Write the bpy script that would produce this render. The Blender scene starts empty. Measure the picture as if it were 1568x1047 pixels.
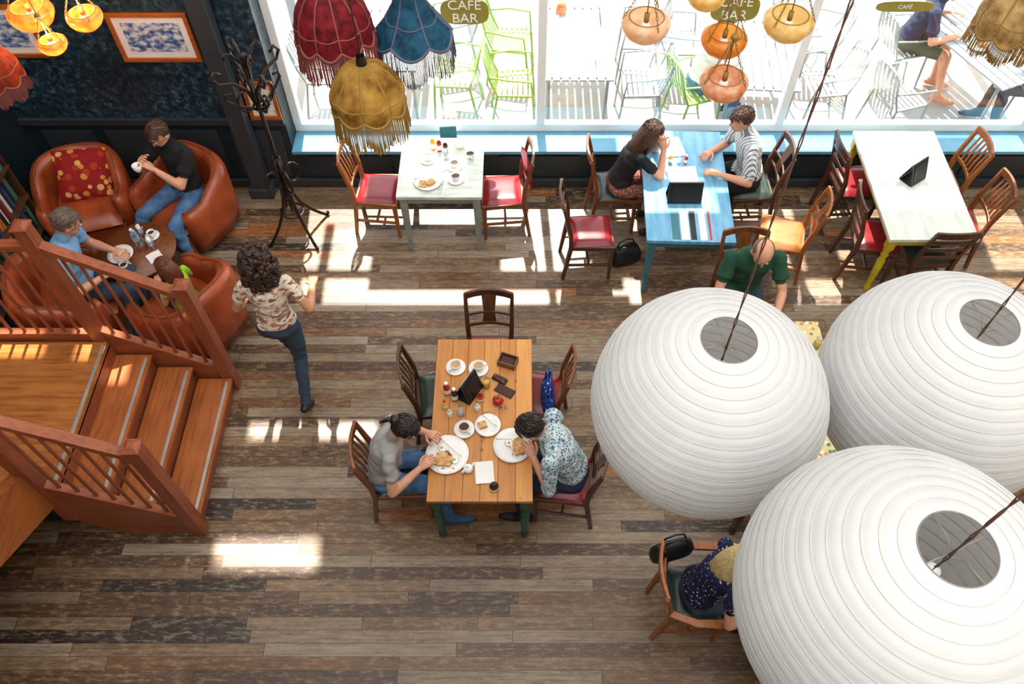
import bpy, bmesh, math, random
import numpy as np
from mathutils import Vector as V, Matrix as Mx, noise
random.seed(7)
sc=bpy.context.scene
R=math.radians
def C(h):
    h=h.lstrip('#'); o=[]
    for i in (0,2,4):
        c=int(h[i:i+2],16)/255
        o.append(c/12.92 if c<=.04045 else ((c+.055)/1.055)**2.4)
    return (o[0],o[1],o[2],1)
# ------------------------------------------------------------ materials
class NT:
    def __init__(s,name):
        s.m=bpy.data.materials.new(name); s.m.use_nodes=True
        s.t=s.m.node_tree; s.b=s.t.nodes['Principled BSDF']; s.out=s.t.nodes['Material Output']
        s.co=s.t.nodes.new('ShaderNodeTexCoord')
    def n(s,ty,ins=None,**kw):
        n=s.t.nodes.new(ty)
        for k,v in kw.items(): setattr(n,k,v)
        for k,v in (ins or {}).items(): s.l(v,n.inputs[k])
        return n
    def l(s,v,i):
        if hasattr(v,'is_output'): s.t.links.new(v,i)
        elif hasattr(v,'outputs'): s.t.links.new(v.outputs[0],i)
        else: i.default_value=v
    def math(s,op,a,b=None,c=None):
        d={0:a}
        if b is not None:d[1]=b
        if c is not None:d[2]=c
        return s.n('ShaderNodeMath',d,operation=op).outputs[0]
    def map(s,scale=(1,1,1),src='Object',loc=(0,0,0),rot=(0,0,0)):
        return s.n('ShaderNodeMapping',{0:s.co.outputs[src],1:loc,2:rot,3:scale}).outputs[0]
    def noise(s,vec,scale=5,detail=4,rough=.55):
        return s.n('ShaderNodeTexNoise',{'Vector':vec,'Scale':scale,'Detail':detail,'Roughness':rough}).outputs['Fac']
    def ramp(s,f,stops,interp='LINEAR'):
        r=s.n('ShaderNodeValToRGB',{0:f}); cr=r.color_ramp; cr.interpolation=interp
        while len(cr.elements)<len(stops): cr.elements.new(.5)
        for e,(p,c) in zip(cr.elements,stops): e.position=p; e.color=c
        return r.outputs[0]
    def mix(s,f,a,b,mode='MIX'):
        m=s.n('ShaderNodeMix',data_type='RGBA',blend_type=mode)
        s.l(f,m.inputs[0]); s.l(a,m.inputs[6]); s.l(b,m.inputs[7]); return m.outputs[2]
    def bump(s,h,st=.3,d=.01):
        b=s.n('ShaderNodeBump',{'Strength':st,'Distance':d,'Height':h}); s.l(b.outputs[0],s.b.inputs['Normal'])
    def fin(s,col,rough=.5,metal=0,spec=.5):
        s.l(col,s.b.inputs['Base Color']); s.l(rough,s.b.inputs['Roughness']); s.l(metal,s.b.inputs['Metallic']); s.l(spec,s.b.inputs['Specular IOR Level'])
        return s.m
def dk(c,f): return (c[0]*f,c[1]*f,c[2]*f,1)
def plain(name,h,rough=.5,metal=0,spec=.5,var=.75,scale=6,st=(1,1,1),bump=0,h2=None):
    a=NT(name); c=C(h); c2=C(h2) if h2 else dk(c,var)
    f=a.noise(a.map(st),scale,5)
    col=a.ramp(f,[(.35,c2),(.65,c)])
    if bump: a.bump(f,bump,.01)
    return a.fin(col,rough,metal,spec)
def wood(name,h,h2,axis='X',rough=.4,spec=.5,sc_=1.0,planks=0,pax='X'):
    a=NT(name); s={'X':(1.2,14,14),'Y':(14,1.2,14),'Z':(14,14,1.2)}[axis]
    f=a.noise(a.map(tuple(q*sc_ for q in s)),2.2,7,.65)
    g=a.noise(a.map((1,1,1)),3,2)
    col=a.ramp(f,[(.3,C(h2)),(.52,C(h)),(.75,dk(C(h),1.25))])
    col=a.mix(.35,col,a.ramp(g,[(.3,dk(C(h2),.8)),(.7,C(h))]))
    if planks:
        sx=a.n('ShaderNodeSeparateXYZ',{0:a.co.outputs['Object']}).outputs[{'X':0,'Y':1,'Z':2}[pax]]
        q=a.math('DIVIDE',sx,planks); fl=a.math('FLOOR',q); fr=a.math('FRACT',q)
        w=a.n('ShaderNodeTexWhiteNoise',{'W':fl},noise_dimensions='1D').outputs['Value']
        col=a.mix(.5,col,a.mix(w,dk(C(h2),.9),dk(C(h),1.15)))
        ln=a.math('LESS_THAN',fr,.035)
        col=a.mix(ln,col,dk(C(h2),.25))
        kn=a.n('ShaderNodeTexVoronoi',{'Vector':a.map((1,.8,1)),'Scale':7.0}).outputs['Distance']
        col=a.mix(a.ramp(kn,[(.05,(.8,.8,.8,1)),(.11,(0,0,0,1))]),col,dk(C(h2),.5))
    a.bump(f,.15,.005)
    return a.fin(col,rough,0,spec)
def spots(name,base,cols,scale=30,thr=.5,rough=.8):
    a=NT(name)
    v=a.n('ShaderNodeTexVoronoi',{'Vector':a.map((1,1,1)),'Scale':scale,'Randomness':1.0})
    f=a.math('LESS_THAN',v.outputs['Distance'],thr)
    w=a.n('ShaderNodeSeparateColor',{0:v.outputs['Color']}).outputs[0]
    st=[(i/len(cols),C(c)) for i,c in enumerate(cols)]
    cc=a.ramp(w,st,'CONSTANT')
    return a.fin(a.mix(f,C(base),cc),rough,0,.2)
def stripes(name,c1,c2,freq=60,axis=0,rough=.8,w=.5):
    a=NT(name); s=a.n('ShaderNodeSeparateXYZ',{0:a.co.outputs['Object']}).outputs[axis]
    f=a.math('LESS_THAN',a.math('FRACT',a.math('MULTIPLY',s,freq)),w)
    return a.fin(a.mix(f,C(c1),C(c2)),rough,0,.2)
def transl(name,h,t=.4,h2=None,scale=20,rough=.7,emit=0,gloss=0,detail=4,bump=.2):
    a=NT(name); f=a.noise(a.map(),scale,detail)
    col=a.ramp(f,[(.35,C(h2) if h2 else dk(C(h),.93)),(.65,C(h))])
    a.fin(col,rough,0,.5 if gloss else .15)
    tr=a.n('ShaderNodeBsdfTranslucent',{0:col}); mx=a.n('ShaderNodeMixShader',{0:t,1:a.b.outputs[0],2:tr.outputs[0]})
    if emit: a.l(col,a.b.inputs['Emission Color']); a.b.inputs['Emission Strength'].default_value=emit
    a.t.links.new(mx.outputs[0],a.out.inputs[0]); a.bump(f,bump,.004)
    return a.m
def glassmat(name,fac=.06,tint=(1,1,1,1)):
    a=NT(name); tr=a.n('ShaderNodeBsdfTransparent',{0:tint}); gl=a.n('ShaderNodeBsdfGlossy',{'Roughness':.02})
    mx=a.n('ShaderNodeMixShader',{0:fac,1:tr.outputs[0],2:gl.outputs[0]}); a.t.links.new(mx.outputs[0],a.out.inputs[0]); return a.m

def floor_mat():
    a=NT('reclaimed_plank_floor'); xyz=a.n('ShaderNodeSeparateXYZ',{0:a.co.outputs['Object']})
    x,y=xyz.outputs[0],xyz.outputs[1]; W=.092
    q=a.math('DIVIDE',y,W); row=a.math('FLOOR',q); fy=a.math('FRACT',q)
    rn=a.n('ShaderNodeTexWhiteNoise',{'W':row},noise_dimensions='1D').outputs['Value']
    L=a.math('MULTIPLY_ADD',rn,1.3,.8)
    xs=a.math('DIVIDE',a.math('MULTIPLY_ADD',rn,13.7,x),L); col=a.math('FLOOR',xs); fx=a.math('FRACT',xs)
    cv=a.n('ShaderNodeCombineXYZ',{0:col,1:row,2:0.0}).outputs[0]
    idn=a.n('ShaderNodeTexWhiteNoise',{'Vector':cv},noise_dimensions='3D'); idv=idn.outputs['Value']
    base=a.ramp(idv,[(0,C('#503b2b')),(.1,C('#765c43')),(.24,C('#8d7d6b')),(.38,C('#614a36')),(.5,C('#80674e')),(.62,C('#968979')),(.72,C('#775535')),(.8,C('#88745d')),(.9,C('#985f30')),(.96,C('#372920'))],'CONSTANT')
    gv=a.n('ShaderNodeCombineXYZ',{0:a.math('MULTIPLY_ADD',idv,37.0,a.math('MULTIPLY',x,1.6)),1:a.math('MULTIPLY',y,34.0),2:a.math('MULTIPLY',idv,9.0)}).outputs[0]
    g=a.noise(gv,1.6,8,.7)
    gv2=a.n('ShaderNodeCombineXYZ',{0:a.math('MULTIPLY_ADD',idv,17.0,a.math('MULTIPLY',x,5.0)),1:a.math('MULTIPLY',y,16.0),2:idv}).outputs[0]
    g2=a.noise(gv2,2.2,8,.75)
    gv3=a.n('ShaderNodeCombineXYZ',{0:a.math('MULTIPLY_ADD',idv,51.0,a.math('MULTIPLY',x,14.0)),1:a.math('MULTIPLY',y,40.0),2:idv}).outputs[0]
    g3=a.noise(gv3,2.5,6,.8)
    c=a.mix(1,base,a.ramp(g,[(.3,(.42,.38,.34,1)),(.5,(.9,.9,.9,1)),(.72,(1.4,1.4,1.4,1))]),'MULTIPLY')
    c=a.mix(a.math('MULTIPLY',a.ramp(g2,[(.50,(0,0,0,1)),(.64,(1,1,1,1))]),.6),c,a.mix(idv,C('#b59871'),C('#a59885')))
    c=a.mix(a.math('MULTIPLY',a.ramp(g2,[(.32,(1,1,1,1)),(.44,(0,0,0,1))]),.6),c,C('#332418'))
    c=a.mix(a.math('MULTIPLY',a.ramp(g3,[(.34,(1,1,1,1)),(.44,(0,0,0,1))]),.55),c,C('#312317'))
    c=a.mix(a.math('MULTIPLY',a.ramp(g3,[(.58,(0,0,0,1)),(.68,(1,1,1,1))]),.4),c,C('#bdaa90'))
    big=a.noise(a.map((.5,.9,1)),1.3,3)
    c=a.mix(1,c,a.ramp(big,[(.3,(.72,.62,.52,1)),(.65,(1.1,1.08,1.06,1))]),'MULTIPLY')
    s1=a.math('LESS_THAN',fy,.035); s2=a.math('LESS_THAN',a.math('MULTIPLY',fx,L),.005)
    sm=a.math('MAXIMUM',s1,s2); c=a.mix(a.math('MULTIPLY',sm,.8),c,C('#1c140f'))
    h=a.math('SUBTRACT',a.math('MULTIPLY',g,.5),sm); a.bump(h,.35,.005)
    rg=a.math('MULTIPLY_ADD',g2,.35,.22)
    return a.fin(c,rg,0,.5)
def panel_mat():
    a=NT('mottled_blue_wallpaper'); f=a.noise(a.map((1,1,1)),14,9,.75); g=a.noise(a.map((1,1,1)),1.5,3)
    c=a.ramp(f,[(.38,C('#0f1b22')),(.52,C('#243b48')),(.62,C('#4b6b7a')),(.74,C('#93abb4'))])
    c=a.mix(a.ramp(g,[(.42,(0,0,0,1)),(.65,(.65,.65,.65,1))]),c,C('#111d24'))
    return a.fin(c,.32,0,.5)
M={}
M['floor']=floor_mat(); M['paper']=panel_mat()
M['white']=plain('white_painted_frame','#f2f2f0',.4,var=.95)
M['navy']=plain('navy_panel','#1c2b34',.45,var=.7)
M['sill']=plain('blue_painted_sill','#5f9cb9',.35,var=.85)
M['wallw']=plain('plaster_cream','#dcd8d0',.8,var=.95)
M['dark']=plain('dark_grey_paint','#34383d',.4,var=.8)
M['glass']=glassmat('window_glass',.09)
M['pave']=plain('pale_paving','#aeaaa3',.8,var=.85,scale=3)
M['stair']=wood('stair_wood_y','#ad6332','#7b3a18','Y',.3)
M['stairx']=wood('stair_wood_x','#9c5433','#6e331c','X',.35)
M['stairz']=wood('stair_wood_z','#9a5134','#6e341d','Z',.35)
M['tread']=wood('stair_tread_wood','#b26f36','#793c19','X',.26)
M['alu']=plain('nosing_strip','#c9c6c0',.35,.6)
M['iron']=plain('black_iron','#3b322e',.35,.6,var=.6)
M['pine']=wood('pine_plank_top','#d89854','#a8672d','Y',.35,planks=.1225,pax='X')
M['green']=plain('green_painted_leg','#1f5a41',.4)
M['greytbl']=plain('greygreen_paint','#8d9a90',.5,var=.75)
M['whitetop']=plain('worn_white_top','#dddfd5',.3,h2='#b5c0b8',scale=5,st=(1,4,1))
M['whitetop2']=plain('worn_white_green_top','#e0e3d8',.28,h2='#bfcbc0',scale=4,st=(4,1,1))
M['yellow']=plain('yellow_paint','#cfb71c',.4,var=.75)
M['tealleg']=plain('teal_paint','#3f7d8a',.45,var=.75)
M['bluetop']=plain('blue_table_top','#7bb4d4',.22,h2='#5a9ac3',scale=4,st=(5,1,1))
M['blk']=plain('black_card','#15171a',.45)
M['cw1']=wood('chair_wood_orange','#a4602b','#6b3412','Z',.35)
M['cw2']=wood('chair_wood_dark','#563320','#2c180e','Z',.35)
M['cw3']=wood('chair_wood_mid','#824a26','#4a2510','Z',.35)
M['redl']=plain('red_leather','#8f1f27',.25,var=.6,bump=.1)
M['orl']=plain('orange_leather','#c4713a',.3,var=.7,bump=.1)
M['dkg']=plain('dark_green_leather','#22352e',.3)
M['ora']=plain('armchair_leather','#b0522b',.3,h2='#823718',scale=5,bump=.15)
M['cush']=spots('red_patterned_cushion','#8e1d1d',['#c98a3a','#a83a22','#d9a860'],14,.42)
M['china']=plain('white_china','#efeeea',.12,var=.97)
M['coffee']=plain('coffee','#4a2a17',.2)
M['latte']=plain('milky_coffee','#c9a27a',.3)
M['steel']=plain('cutlery_steel','#c8c8c8',.2,1)
M['paperw']=plain('paper_white','#ecebe7',.8,var=.95)
M['redp']=plain('red_plastic','#b8201c',.25)
M['brownb']=plain('brown_sauce','#4a2015',.2)
M['wbox']=wood('wooden_box','#7a5030','#3d2413','X',.5)
M['skin']=plain('skin_light','#d69c7e',.5,var=.9,scale=10)
M['skin2']=plain('skin_tan','#c08763',.5,var=.9,scale=10)
M['lip']=plain('lips','#a85a50',.4)
M['eyew']=plain('eye_white','#eeeae4',.2); M['eyed']=plain('eye_dark','#1d1410',.2)
M['hbrown']=plain('hair_brown','#523323',.45,var=.4,scale=60,st=(1,1,.3))
M['hdark']=plain('hair_dark','#261812',.4,var=.5,scale=60,st=(1,1,.3))
M['hcurl']=plain('hair_curly','#472b1e',.5,h2='#190e09',scale=40,bump=.8)
M['hgrey']=plain('hair_grey','#6b5b4c',.55,var=.6,scale=70)
M['hblond']=plain('hair_blonde','#e0c88c',.4,var=.6,scale=60,st=(1,1,.3))
M['haub']=plain('hair_auburn','#6d3a20',.5,var=.6,scale=60)
M['jean']=plain('blue_jeans','#5a80a8',.85,h2='#3a5b88',scale=12)
M['jeand']=plain('dark_jeans','#314154',.85,var=.7,scale=12)
M['tblack']=plain('black_cotton','#151618',.9,var=.7)
M['tgreen']=plain('green_polo','#1c4b34',.9,var=.75)
M['tblue']=plain('light_blue_shirt','#7fb2dd',.85,var=.85)
M['tnavy']=plain('navy_cotton','#26304f',.9)
M['olive']=plain('olive_shorts','#5b6350',.9)
M['twhite']=plain('white_cotton','#eeeeee',.9,var=.95)
M['lime']=plain('lime_fabric','#9ccc2a',.7,var=.8)
M['limep']=plain('lime_metal','#8cb84c',.4,var=.9)
a=NT('patterned_tee'); f=a.noise(a.map((7,7,14)),1.8,3); M['patt']=a.fin(a.ramp(f,[(.40,C('#86594a')),(.44,C('#dccfbe')),(.57,C('#d3c3b0')),(.60,C('#a0705c'))]),.85,0,.2)
M['floral']=spots('blue_floral_blouse','#bccad0',['#4f7385','#8fa9b0','#3b5666','#d8dede'],62,.5)
M['navfl']=spots('navy_floral_top','#1d2340',['#b8637a','#d8d4d0','#3a4f8f'],50,.28)
M['graytee']=spots('grey_print_tee','#a09d99',['#adaaa6','#b06a58','#8f8c88','#a09d99'],9,.3)
M['skirt']=spots('patterned_skirt','#7d4a40',['#c89a86','#542f2a','#b5746a'],60,.4)
M['stripe']=stripes('striped_shirt','#d8dadb','#747d87',42,1,.8,.4)
M['shoeb']=plain('shoe_black','#1b1b1e',.5); M['shoew']=plain('shoe_blue','#355a86',.6); M['shoebr']=plain('shoe_brown','#4b3020',.5)
M['lan']=transl('lantern_paper','#d9d9d9',.3,'#d2d2d2',5,bump=.04)
M['lanrib']=plain('lantern_rib','#b3b2b0',.7,var=.95)
M['cord']=plain('brown_cord','#4a2c1c',.7)
M['wire']=plain('lantern_wire','#7f7d79',.4,.4)
M['shred']=transl('red_lampshade','#86202b',.3,'#4e1318',22)
M['shblue']=transl('blue_lampshade','#285a76',.3,'#123448',14)
M['shamb']=transl('amber_lampshade','#c79b4a',.4,'#775018',9)
M['shora']=transl('orange_lampshade','#a03a1c',.3,'#6a1f0f',14,emit=.1)
M['shbei']=transl('beige_lampshade','#c9a872',.35,'#8c683a',14)
M['frr']=plain('fringe_maroon','#82423c',.7); M['frb']=plain('fringe_blue','#55546a',.7); M['fra']=plain('fringe_gold','#94702f',.7)
M['gpeach']=transl('peach_marbled_glass','#f2dcc0',.5,'#e6b082',12,.2,.1,1,6)
M['gor']=transl('orange_marbled_glass','#f0ac50',.5,'#dc8028',12,.2,.1,1,6)
M['gsal']=transl('salmon_marbled_glass','#eec4a2',.5,'#d68052',14,.2,.1,1,6)
M['gyel']=transl('yellow_marbled_glass','#f2daa0',.5,'#e0b056',14,.2,.1,1,6)
M['ggl']=transl('glowing_orange_glass','#ff9c4c',.4,'#ea661a',10,.2,.75,1)
M['gold']=plain('gold_sign','#968a34',.5,var=.8)
M['slat']=plain('pale_blue_slats','#a0aeb8',.5,var=.9)
M['silv']=plain('silver_chair','#a2adb2',.35,.2)
M['frame']=wood('picture_frame_wood','#b4632a','#74330f','X',.3)
a=NT('framed_print'); f=a.noise(a.map((1,1,1.6)),16,6); M['print']=a.fin(a.ramp(f,[(.38,C('#2f4a86')),(.5,C('#8aa3c8')),(.6,C('#dfe0d8'))]),.3)
M['notice']=spots('notice_print','#efe9dc',['#efe9dc','#8a4630','#efe9dc','#5b5750'],70,.3)
a=NT('book_spines'); xy=a.n('ShaderNodeSeparateXYZ',{0:a.co.outputs['Object']})
w=a.n('ShaderNodeTexWhiteNoise',{'W':a.math('FLOOR',a.math('MULTIPLY',xy.outputs[1],26.0))},noise_dimensions='1D').outputs['Value']
M['books']=a.fin(a.ramp(w,[(0,C('#2d5f73')),(.15,C('#d9d3c4')),(.3,C('#7a2320')),(.42,C('#1f2a38')),(.55,C('#c9772d')),(.68,C('#e6e2da')),(.8,C('#3c7a5a')),(.9,C('#31507f'))],'CONSTANT'),.6)
M['bagb']=spots('blue_patterned_bag','#27408a',['#e4e6ee','#16265c','#4a6ac0'],45,.35)
M['egg']=plain('egg_yellow','#f0b92e',.4); M['tom']=plain('tomato','#c63c1e',.3); M['leaf']=plain('lettuce','#5d8c35',.5); M['brd']=plain('toast','#b5793a',.7,h2='#d9b27a',scale=30); M['bean']=plain('baked_beans','#c9622a',.35,scale=60)
M['ptop']=spots('patterned_table_top','#d8c890',['#5a8a7a','#c98a5a','#e9e0c0'],25,.4)
M['clear']=glassmat('clear_glass',.25,(.88,.93,.95,1))

# ------------------------------------------------------------ mesh builder
class MB:
    def __init__(s): s.v=[];s.f=[];s.m=[];s.sm=[];s.mats=[];s.M=Mx.Identity(4)
    def mi(s,m):
        m=M[m] if isinstance(m,str) else m
        if m not in s.mats: s.mats.append(m)
        return s.mats.index(m)
    def add(s,vs,fs,mat,smooth=False):
        o=len(s.v); s.v+= [s.M@V(p) for p in vs]; k=s.mi(mat)
        for f in fs: s.f.append([i+o for i in f]); s.m.append(k); s.sm.append(smooth)
    def box(s,c,d,mat,rot=None,top=(1,1)):
        x,y,z=[q/2 for q in d]; vs=[]
        for sz in(-1,1):
            tx,ty=(top if sz>0 else (1,1))
            for sx,sy in((-1,-1),(1,-1),(1,1),(-1,1)): vs.append(V((sx*x*tx,sy*y*ty,sz*z)))
        if rot is not None: vs=[rot@p for p in vs]
        vs=[p+V(c) for p in vs]
        s.add(vs,[(3,2,1,0),(4,5,6,7),(0,1,5,4),(1,2,6,5),(2,3,7,6),(3,0,4,7)],mat)
    def bb(s,x0,x1,y0,y1,z0,z1,mat): s.box(((x0+x1)/2,(y0+y1)/2,(z0+z1)/2),(x1-x0,y1-y0,z1-z0),mat)
    def tube(s,pts,rad,mat,seg=10,hint=None,closed=False,cap=True,smooth=None):
        pts=[V(p) for p in pts]; n=len(pts)
        if not isinstance(rad,list): rad=[rad]*n
        vs=[];fs=[];n1=None
        for i in range(n):
            if closed: t=pts[(i+1)%n]-pts[i-1]
            else: t=pts[min(i+1,n-1)]-pts[max(i-1,0)]
            t=t.normalized() if t.length>1e-9 else V((0,0,1))
            h=V(hint) if hint is not None else (n1 if n1 is not None else (V((0,0,1)) if abs(t.z)<.9 else V((1,0,0))))
            n1=h-t*h.dot(t)
            n1=n1.normalized() if n1.length>1e-6 else t.orthogonal().normalized()
            n2=t.cross(n1); r=rad[i]; ra,rb=(r if isinstance(r,tuple) else (r,r))
            k=math.sqrt(2) if seg==4 else 1; ph=math.pi/4 if seg==4 else 0
            for j in range(seg):
                an=ph+2*math.pi*j/seg; vs.append(pts[i]+n1*(ra*k*math.cos(an))+n2*(rb*k*math.sin(an)))
        for i in range(n if closed else n-1):
            for j in range(seg):
                a_=i*seg+j;b_=i*seg+(j+1)%seg;c_=((i+1)%n)*seg+(j+1)%seg;d_=((i+1)%n)*seg+j
                fs.append((a_,b_,c_,d_))
        if cap and not closed: fs.append(tuple(range(seg))[::-1]); fs.append(tuple((n-1)*seg+j for j in range(seg)))
        s.add(vs,fs,mat,seg>4 if smooth is None else smooth)
    def rev(s,prof,c,mat,seg=24,fr=None,smooth=True,caps=False):
        vs=[];fs=[];n=len(prof)
        for i,(r,z) in enumerate(prof):
            for j in range(seg):
                an=2*math.pi*j/seg; q=r*(fr(an,i/(n-1)) if fr else 1)
                vs.append((c[0]+q*math.cos(an),c[1]+q*math.sin(an),c[2]+z))
        for i in range(n-1):
            for j in range(seg): fs.append((i*seg+j,i*seg+(j+1)%seg,(i+1)*seg+(j+1)%seg,(i+1)*seg+j))
        if caps: fs.append(tuple(range(seg))[::-1]); fs.append(tuple((n-1)*seg+j for j in range(seg)))
        s.add(vs,fs,mat,smooth)
    def ell(s,c,r,mat,B=None,seg=14,ring=9,nz=0,keep=None):
        c=V(c); vs=[];fs=[]
        if not isinstance(r,(tuple,list)): r=(r,r,r)
        loc=[]
        for i in range(ring+1):
            ph=math.pi*i/ring
            for j in range(seg):
                th=2*math.pi*j/seg; p=V((math.sin(ph)*math.cos(th),math.sin(ph)*math.sin(th),math.cos(ph)))
                k=1+(noise.noise(p*2.5+c*7)*nz if nz else 0)
                p=V((p.x*r[0]*k,p.y*r[1]*k,p.z*r[2]*k)); loc.append(p)
                vs.append(c+(B@p if B is not None else p))
        for i in range(ring):
            for j in range(seg):
                f=(i*seg+j,(i+1)*seg+j,(i+1)*seg+(j+1)%seg,i*seg+(j+1)%seg)
                if keep is None or keep(sum((loc[q] for q in f),V())/4): fs.append(f)
        s.add(vs,fs,mat,True)
    def loft(s,rings,mat,cap=True,smooth=True,closed=False):
        n=len(rings);m=len(rings[0]);vs=[p for r in rings for p in r];fs=[]
        for i in range(n if closed else n-1):
            for j in range(m): k=(i+1)%n; fs.append((i*m+j,i*m+(j+1)%m,k*m+(j+1)%m,k*m+j))
        if cap and not closed: fs.append(tuple(range(m))[::-1]); fs.append(tuple((n-1)*m+j for j in range(m)))
        s.add(vs,fs,mat,smooth)
    def pillow(s,c,d,mat,B=None,n=10,p=4):
        c=V(c)
        for sg in(1,-1):
            vs=[];fs=[]
            for i in range(n+1):
                for j in range(n+1):
                    u=-1+2*i/n;w=-1+2*j/n
                    h=(max(0,1-abs(u)**p)*max(0,1-abs(w)**p))**.5
                    q=V((u*d[0]/2,w*d[1]/2,sg*h*d[2]/2)); vs.append(c+(B@q if B is not None else q))
            for i in range(n):
                for j in range(n):
                    f=(i*(n+1)+j,(i+1)*(n+1)+j,(i+1)*(n+1)+j+1,i*(n+1)+j+1)
                    fs.append(f if sg>0 else f[::-1])
            s.add(vs,fs,mat,True)
    def mesh(s,name):
        me=bpy.data.meshes.new(name); me.from_pydata([tuple(p) for p in s.v],[],s.f)
        for m in s.mats: me.materials.append(m)
        me.polygons.foreach_set('material_index',s.m); me.polygons.foreach_set('use_smooth',s.sm); me.update(); return me
    def obj(s,name,loc=(0,0,0),rz=0,bevel=0,parent=None):
        ob=bpy.data.objects.new(name,s.mesh(name)); sc.collection.objects.link(ob)
        ob.location=loc; ob.rotation_euler=(0,0,R(rz))
        if bevel:
            b=ob.modifiers.new('bevel','BEVEL'); b.width=bevel; b.segments=2; b.limit_method='ANGLE'; b.angle_limit=R(50)
        if parent: ob.parent=parent
        return ob
def rotm(ax,deg): return Mx.Rotation(R(deg),3,ax)

# ------------------------------------------------------------ room
b=MB(); b.bb(-4.75,5.4,-2,6.5,-.1,0,'floor'); b.obj('floor')
b=MB(); b.bb(-4.9,-4.75,-2,6.5,-.1,9,'navy'); b.obj('wall_left')
b=MB(); b.bb(5.4,5.55,-2,6.5,-.1,9,'wallw'); b.obj('wall_right')
b=MB(); b.bb(-4.9,5.55,-2.15,-2,-.1,9,'wallw'); b.obj('wall_front')
b=MB(); b.bb(-4.74,5.39,-1.99,.08,4.2,4.4,'wallw'); b.obj('mezzanine_floor')
b=MB(); b.bb(-4.75,-2.25,6.14,6.5,.85,3.3,'paper'); b.bb(-4.75,-2.25,6.14,6.5,-.1,.85,'navy')
b.obj('wall_back_left')
b=MB(); b.bb(-4.75,-2.25,6.1,6.14,.8,.87,'dark'); 
for i in range(4): b.bb(-4.6+i*.6,-4.12+i*.6,6.12,6.14,.14,.72,'dark')
b.obj('trim_dado',bevel=.004)
b=MB(); b.bb(-4.75,5.4,6.1,6.14,0,.1,'dark'); b.obj('baseboard_back',bevel=.004)
b=MB(); b.bb(-2.25,5.4,6.14,6.5,-.1,.46,'navy')
for i in range(8): b.bb(-2.1+i*.93,-1.3+i*.93,6.125,6.14,.14,.4,'navy')
b.obj('wall_back_lower')
b=MB(); b.bb(-2.25,5.4,6.08,6.37,.46,.5,'sill'); b.obj('trim_window_sill',bevel=.006)
def wall_holes(name,x0,x1,z0,z1,y0,y1,holes,mat):
    b=MB(); xs=sorted({x0,x1}|{h[0] for h in holes}|{h[1] for h in holes})
    for a_,c_ in zip(xs,xs[1:]):
        z=z0
        for h in sorted([h for h in holes if h[0]<=a_+1e-6 and h[1]>=c_-1e-6],key=lambda h:h[2]):
            b.bb(a_,c_,y0,y1,z,h[2],mat); z=h[3]
        b.bb(a_,c_,y0,y1,z,z1,mat)
    b.obj(name)
wall_holes('wall_back_upper',-4.75,5.4,3.3,17,6.38,6.5,[(-2.45,-1.4,5.25,5.72),(-2.75,-1.8,7.0,7.62),(-4.7,-3.9,5.4,5.85),(-3.65,-3.3,5.0,5.9)],'wallw')  # unseen wall: extra height blocks sun, slots shaped to admit sun patches
mull=[-2.21,.18,2.53,4.95]
b=MB()
b.bb(-2.25,5.4,6.37,6.45,.5,.59,'white'); b.bb(-2.25,5.4,6.37,6.45,3.2,3.3,'white')
for x in mull: b.bb(x-.04,x+.04,6.36,6.46,.59,3.2,'white')
b.bb(5.3,5.4,6.37,6.45,.59,3.2,'white')
b.obj('trim_window_frame',bevel=.008)
for i,(x0,x1) in enumerate([(mull[0],mull[1]),(mull[1],mull[2]),(mull[2],mull[3])]):
    b=MB(); b.bb(x0+.04,x1-.04,6.41,6.416,.59,3.2,'glass'); b.obj('window_%d'%(i+1))
b=MB(); b.bb(-2.71,-2.55,5.96,6.09,0,9,'dark'); b.bb(-2.75,-2.51,5.93,6.095,0,.12,'dark'); b.obj('steel_column',bevel=.006)
b=MB()
for y in (.65,1.5,3.6,3.78,4.5,5.3): b.bb(-4.7,5.35,y-.06,y+.06,8.0,8.25,'white')
b.obj('ceiling')
b=MB(); b.bb(-12,16,6.5,20,-.12,-.02,'pave'); b.obj('ground_pavement')
b=MB(); zz=3.5; off=2.02  # unseen slabs and posts added outside to break the sun into floor patches
for x0,x1,y0,y1 in [(-1.45,.95,4.78,4.92),(-1.45,-1.05,4.92,5.5),(-.5,-.2,4.92,5.3),(.65,.95,4.92,6.0),(1.45,2.1,5.05,6.0),(2.7,3.05,4.95,5.8),(3.7,4.5,5.0,6.0),(-1.95,-1.85,4.5,5.6),(.35,1.0,4.5,4.70),(1.75,2.1,4.5,4.85),(2.95,5.2,4.5,4.64),(-4,5.3,6.05,6.25)]:
    b.bb(x0-.12,x1-.12,y0+off,y1+off,zz,zz+.05,'slat')
for y in(6.6,7.0,8.15): b.bb(-2.8,5.3,y,y+.05,zz+.05,zz+.15,'slat')
for x in(-2.6,5.2): b.bb(x,x+.1,8.2,8.3,-.02,zz,'slat')
b.obj('sun_breaking_slabs')

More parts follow.
